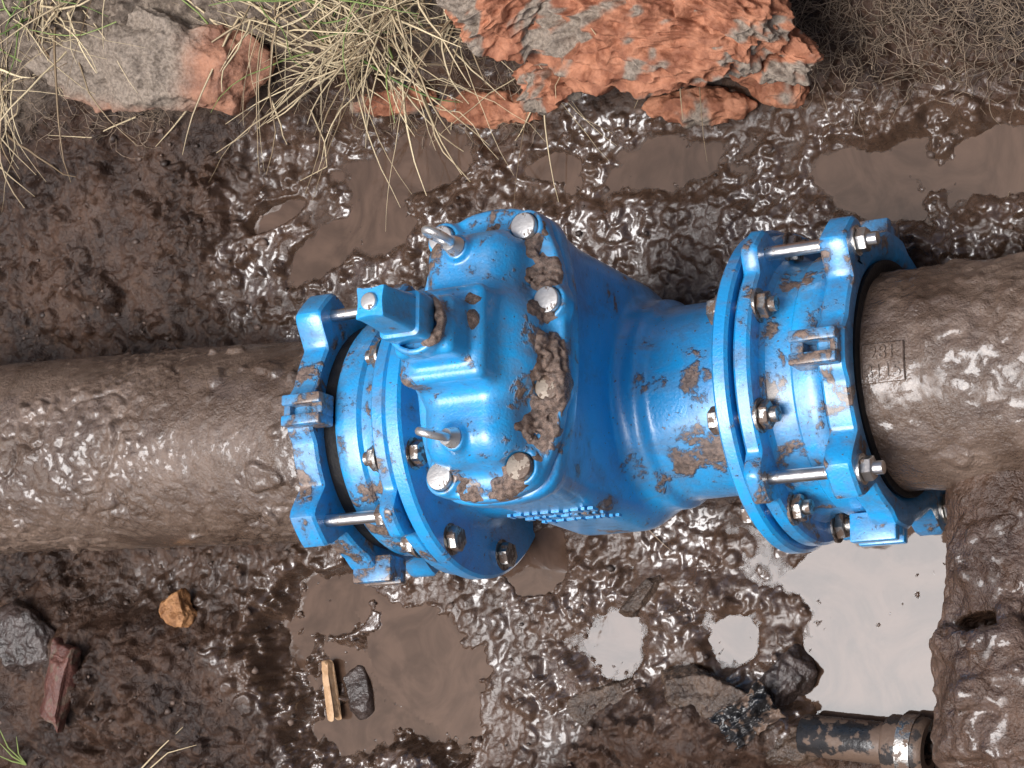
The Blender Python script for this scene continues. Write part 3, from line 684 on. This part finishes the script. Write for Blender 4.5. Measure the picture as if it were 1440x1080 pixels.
p = at(205, 72, .02); o = blob('clay_boulder', CLAY, (p[0], p[1], .015), (.185, .088, .06), (R(20), 0, R(-18)), 29, .022, 200, .8, 0, .35, lskin, None, .05, (1, 1, 1), 40, .05)
tag(o, 'smooth grey clay boulder with a broken orange end at the top left', 'clay boulder')

# ================================================================= STRAW, ROOTS, GRASS
def strands(name, m, paths, parent=None):
    V = []; F = []; Tn = []
    for pts, r0, tint in paths:
        pts = np.asarray(pts, float); k = len(pts); b0 = len(V)
        for i in range(k):
            d = pts[min(i + 1, k - 1)] - pts[max(i - 1, 0)]; d = d / (np.linalg.norm(d) + 1e-9); s = np.cross(d, (0.1, .2, 1.)); s /= np.linalg.norm(s) + 1e-9; u = np.cross(s, d)
            r = r0 * (1 - .75 * (i / (k - 1)) ** 1.5)
            for a in (90, 210, 330): V.append(pts[i] + r * (math.cos(R(a)) * s + .28 * math.sin(R(a)) * u)); Tn.append(tint)
        for i in range(k - 1):
            for a in range(3):
                c = (a + 1) % 3; F.append((b0 + 3 * i + a, b0 + 3 * i + c, b0 + 3 * i + 3 + c, b0 + 3 * i + 3 + a))
    return link(name, npmesh(name, V, F, {'tint': Tn}), m, parent)
def blade(rr, px, py, length, dirang, lift, curl, k=7, droop=0):
    p0 = onground(px, py); a = R(dirang); pts = [p0 + np.array((0, 0, .001))]; d = np.array((math.cos(a), math.sin(a), lift)); d /= np.linalg.norm(d); q = pts[0]
    for i in range(k):
        q = q + d * length / k; d = d + np.array((rr.gauss(0, curl), rr.gauss(0, curl), rr.gauss(0, curl) - droop / k)); d /= np.linalg.norm(d)
        g = hz(q[0], q[1]) + .0015
        if q[2] < g: q = np.array((q[0], q[1], g)); d[2] = max(d[2], 0)
        pts.append(q)
    return pts
rr = random.Random(11)
gp = []
tufts = [(rr.gauss(490, 85), rr.uniform(-50, 115), rr.uniform(0, 360)) for _ in range(34)] + [(rr.uniform(-20, 110), rr.uniform(-30, 170), rr.uniform(0, 360)) for _ in range(10)] + [(rr.uniform(120, 1060), rr.uniform(-50, 20), rr.uniform(0, 360)) for _ in range(9)]
for tx, ty, td in tufts:
    for i in range(rr.randint(6, 15)):
        gp.append((blade(rr, tx + rr.gauss(0, 14), ty + rr.gauss(0, 10), rr.uniform(.04, .2), td + rr.gauss(0, 45), rr.uniform(.05, .8), rr.choice((.04, .07, .18)), 7, .7), rr.choice((.0007, .001, .0015, .0024)), rr.random() ** .8))
tag(strands('dry_grass', STRAW, gp), 'tangle of dry straw-coloured grass along the top of the bank', 'grass', kind='stuff')
gp = [(blade(rr, rr.gauss(520, 130) if i % 4 else rr.uniform(0, 60), rr.uniform(-30, 90), rr.uniform(.06, .17), rr.uniform(0, 360), rr.uniform(.2, .9), .16, 7, .6), rr.uniform(.001, .0024), rr.random()) for i in range(34)]
tag(strands('green_grass', GREEN, gp), 'sparse green grass blades among the straw on the top bank', 'grass', kind='stuff')
gp = []
for i in range(1500):
    z_ = rr.random()
    if z_ < .6: px, py = rr.uniform(1080, 1460), rr.triangular(-40, 150, 0)
    elif z_ < .85: px, py = rr.uniform(430, 760), rr.uniform(20, 190)
    else: px, py = rr.uniform(-10, 250), rr.uniform(80, 200)
    gp.append((blade(rr, px, py, rr.uniform(.015, .07), rr.uniform(0, 360), rr.uniform(.0, .8), .45, 6, .8), rr.uniform(.0003, .0007), rr.random()))
tag(strands('root_mat', ROOT, gp), 'mat of fine hair-like roots hanging in the top bank', 'roots', kind='stuff')
def stalk(label, pix, rad, m=STRAW, tint=.7, lift=.004, name='straw_stalk', cat='straw', zs=None):
    P = []
    for i, (a, b) in enumerate(pix):
        g = onground(a, b); g[2] += lift + (zs[i] if zs else 0); P.append(g)
    P = np.array(P); # refine
    out = []
    for i in range(len(P) - 1):
        for t_ in (0, .33, .66): out.append(P[i] * (1 - t_) + P[i + 1] * t_)
    out.append(P[-1]); org = out[0].copy(); o = strands(name, m, [([q - org for q in out], rad, tint)]); o.location = org
    return tag(o, label, cat, 'loose straws on the mud' if cat == 'straw' else None)
stalk('bent straw lying below the grey clay boulder, pointing at the left edge', [(195, 165), (160, 180), (130, 194), (72, 191)], .0016)
stalk('short thick straw hanging below the orange end of the clay boulder', [(270, 150), (245, 182), (222, 207)], .0019)
stalk('straw with a forked foot hanging lowest from the grass clump', [(440, 155), (460, 200), (463, 235), (425, 255)], .0017)
stalk('thin pale twig reaching in at the left edge above the pipe', [(-5, 228), (20, 250), (52, 277)], .0012)
stalk('straight pale straw in the mud at the bottom edge, left of centre', [(200, 1082), (228, 1052), (260, 1022)], .0016)
stalk('curved straw beside the straight one at the bottom edge', [(212, 1082), (240, 1058), (280, 1047)], .0013)
stalk('short straw standing in mud above the valve bonnet', [(642, 140), (638, 170), (636, 192)], .0015)
stalk('thin bent straw lying on the tee at the lower right', [(1345, 1000), (1412, 1020), (1440, 1060)], .0011)
stalk('long straw across the top of the orange clay block', [(1040, -10), (1058, 35), (1072, 90)], .0015, lift=.05)
stalk('thin root leaning in the puddle at the right edge', [(1438, 225), (1425, 262), (1412, 296)], .0012, ROOT, .8, name='root_twig', cat='root')
stalk('fine root sagging under the valve neck', [(912, 742), (935, 765), (948, 775)], .0009, ROOT, .9, name='root_twig', cat='root')
rs = random.Random(5); org = onground(37, 1075); sp = []
for ang, ln in ((95, .06), (120, .035), (70, .04), (150, .03)):
    a = R(ang); sp.append(([np.array((0, 0, 0)), np.array((math.cos(a) * ln * .4, math.sin(a) * ln * .4, ln * .5)), np.array((math.cos(a) * ln, math.sin(a) * ln, ln * .8))], .0018, .7))
o = strands('grass_sprout', GREEN, sp); o.location = org; tag(o, 'small green grass sprout at the bottom left corner', 'grass sprout')

# ================================================================= DEBRIS
def rest(o, dz=0): o.location.z += dz; return o
def chunk(name, m, px, py, dims, rot, seed, amp, ang=.5, dz=.0, res=60, label='', cat='', fac=14):
    g = onground(px, py); o = blob(name, m, (g[0], g[1], g[2] + dz), dims, tuple(R(a) for a in rot), seed, amp, res, 1.5, 0, .4, None, None, ang, (1, 1, 1), fac); return tag(o, label, cat)
chunk('brick_fragment', BRICK, 87, 962, (.022, .058, .016), (8, -6, -24), 41, .004, .6, .001, 70, 'long dull red brick fragment lying in mud at the lower left', 'brick')
chunk('stone', STONE, 28, 905, (.05, .05, .03), (0, 10, 20), 43, .008, .2, -.014, 70, 'dark grey stone left of the red brick fragment', 'stone')
chunk('clay_clod', CLODO, 255, 860, (.026, .024, .016), (0, 0, 30), 45, .009, .2, .006, 60, 'small crumbly orange clod below the muddy pipe', 'clay clod')
chunk('stone', STONE, 508, 972, (.019, .030, .014), (0, 0, 10), 47, .003, .4, .006, 50, 'flat dark stone beside the wood chip in the brown puddle', 'stone')
chunk('wood_chip', WOOD, 474, 970, (.0075, .036, .006), (0, -20, 6), 49, .0018, .75, .012, 50, 'pale splinter of wood lying in the brown puddle', 'wood chip')
chunk('clay_slab', CLAYB, 985, 990, (.07, .045, .020), (6, -5, -22), 51, .010, .1, -.010, 80, 'brown wet clay slab at the bottom, left of the black rag', 'clay slab')
chunk('clay_slab', CLAYB, 850, 990, (.05, .022, .014), (5, 0, 18), 52, .008, .3, -.006, 60, 'low brown clay ridge under the small bright puddle', 'clay slab')
chunk('stone', STONE, 1108, 955, (.026, .040, .022), (0, 0, -30), 55, .009, .1, .002, 60, 'black muddy lump at the left shore of the bright puddle', 'stone')
chunk('clay_clod', CLAYB, 905, 835, (.036, .012, .012), (0, 0, 40), 57, .005, .1, .0, 50, 'curved brown clod above the small bright puddle', 'clay clod')
chunk('clay_clod', CLAYB, 1118, 1048, (.034, .024, .022), (0, 0, 15), 59, .008, .1, -.004, 60, 'muddy brown clod against the black pipe offcut', 'clay clod')
# torn black plastic
def rag(label, px, py, sx, sy, rz, seed):
    n = 44; u, v = np.meshgrid(np.linspace(-1, 1, n), np.linspace(-1, 1, n), indexing='ij'); g = onground(px, py)
    x = u * sx * (1 + .15 * fbm2(u * 2 + seed, v * 2, 2, seed)); y = v * sy * (1 + .2 * fbm2(u * 3, v * 3 + seed, 2, seed + 2))
    z = .014 * fbm2(u * 2.2 + seed, v * 2.2, 3, seed + 4) + .006 * np.abs(fbm2(u * 6, v * 6, 2, seed + 6)) + .012
    I_ = (np.arange(n - 1)[:, None] * n + np.arange(n - 1)[None, :]).ravel()
    o = link('plastic_rag', npmesh('plastic_rag', np.stack([x, y, z], -1).reshape(-1, 3), np.stack([I_, I_ + n, I_ + n + 1, I_ + 1], 1)), PLAST)
    md = o.modifiers.new('thick', 'SOLIDIFY'); md.thickness = .0015; o.location = g; o.rotation_euler = (0, 0, R(rz)); return tag(o, label, 'plastic')
rag('crumpled black plastic sheet between the clay slab and the black pipe offcut', 1058, 1008, .035, .022, 30, 3)
# black pipe offcut with collar
g0_ = onground(1172, 1036); g1_ = onground(1275, 1045)
pa = np.array((g0_[0], g0_[1], -.085)); pb = np.array((g1_[0], g1_[1], -.085)); L = np.linalg.norm(pb - pa); ang = math.atan2(pb[1] - pa[1], pb[0] - pa[0])
pk = empty('pipe_offcut', pa, (0, 0, ang)); tag(pk, 'short black plastic pipe with a muddy collar at the bottom right', 'pipe')
link('barrel', polar('barrel', [(-.03, .016), (-.03, .021), (-.028, .0225), (L, .0225), (L, .016)], 64), PLAST, pk, True, 40)
link('collar', polar('collar', [(L - .012, .021), (L - .012, .029), (L - .008, .032), (L + .030, .032), (L + .034, .029), (L + .034, .018), (L + .004, .018)], 64), PLAST, pk, True, 40)
link('clamp_band', polar('clamp_band', [(L + .006, .0322), (L + .006, .0338), (L + .022, .0338), (L + .022, .0322)], 64), STEEL_D, pk, True, 40)

# ================================================================= GRIT
rg = random.Random(77); GV = []; GF = []; GT = []
for i in range(420):
    px, py = rg.uniform(0, 1440), rg.choice((rg.uniform(150, 480), rg.uniform(770, 1080)))
    g = onground(px, py); r = rg.choice((.0016, .002, .0025, .003, .0035, .005)) * rg.uniform(.7, 1.2); b0 = len(GV); tl = rg.random()
    if abs(g[1]) < .15 and -.36 < g[0] < .4: continue
    bm = bmesh.new(); bmesh.ops.create_icosphere(bm, subdivisions=1, radius=1)
    for v in bm.verts:
        k = rg.uniform(.65, 1.15); GV.append((g[0] + v.co.x * r * k * 1.25, g[1] + v.co.y * r * k, g[2] - r * .05 + v.co.z * r * k * .7)); GT.append(tl)
    for f in bm.faces: GF.append(tuple(b0 + v.index for v in f.verts))
    bm.free()
GRIT = mk_straw('wet_grit', (.03, .018, .013), (.16, .11, .085))
tag(link('grit', npmesh('grit', GV, GF, {'tint': GT}), GRIT, None, False), 'small stones and crumbs sunk in the mud', 'grit', kind='stuff')
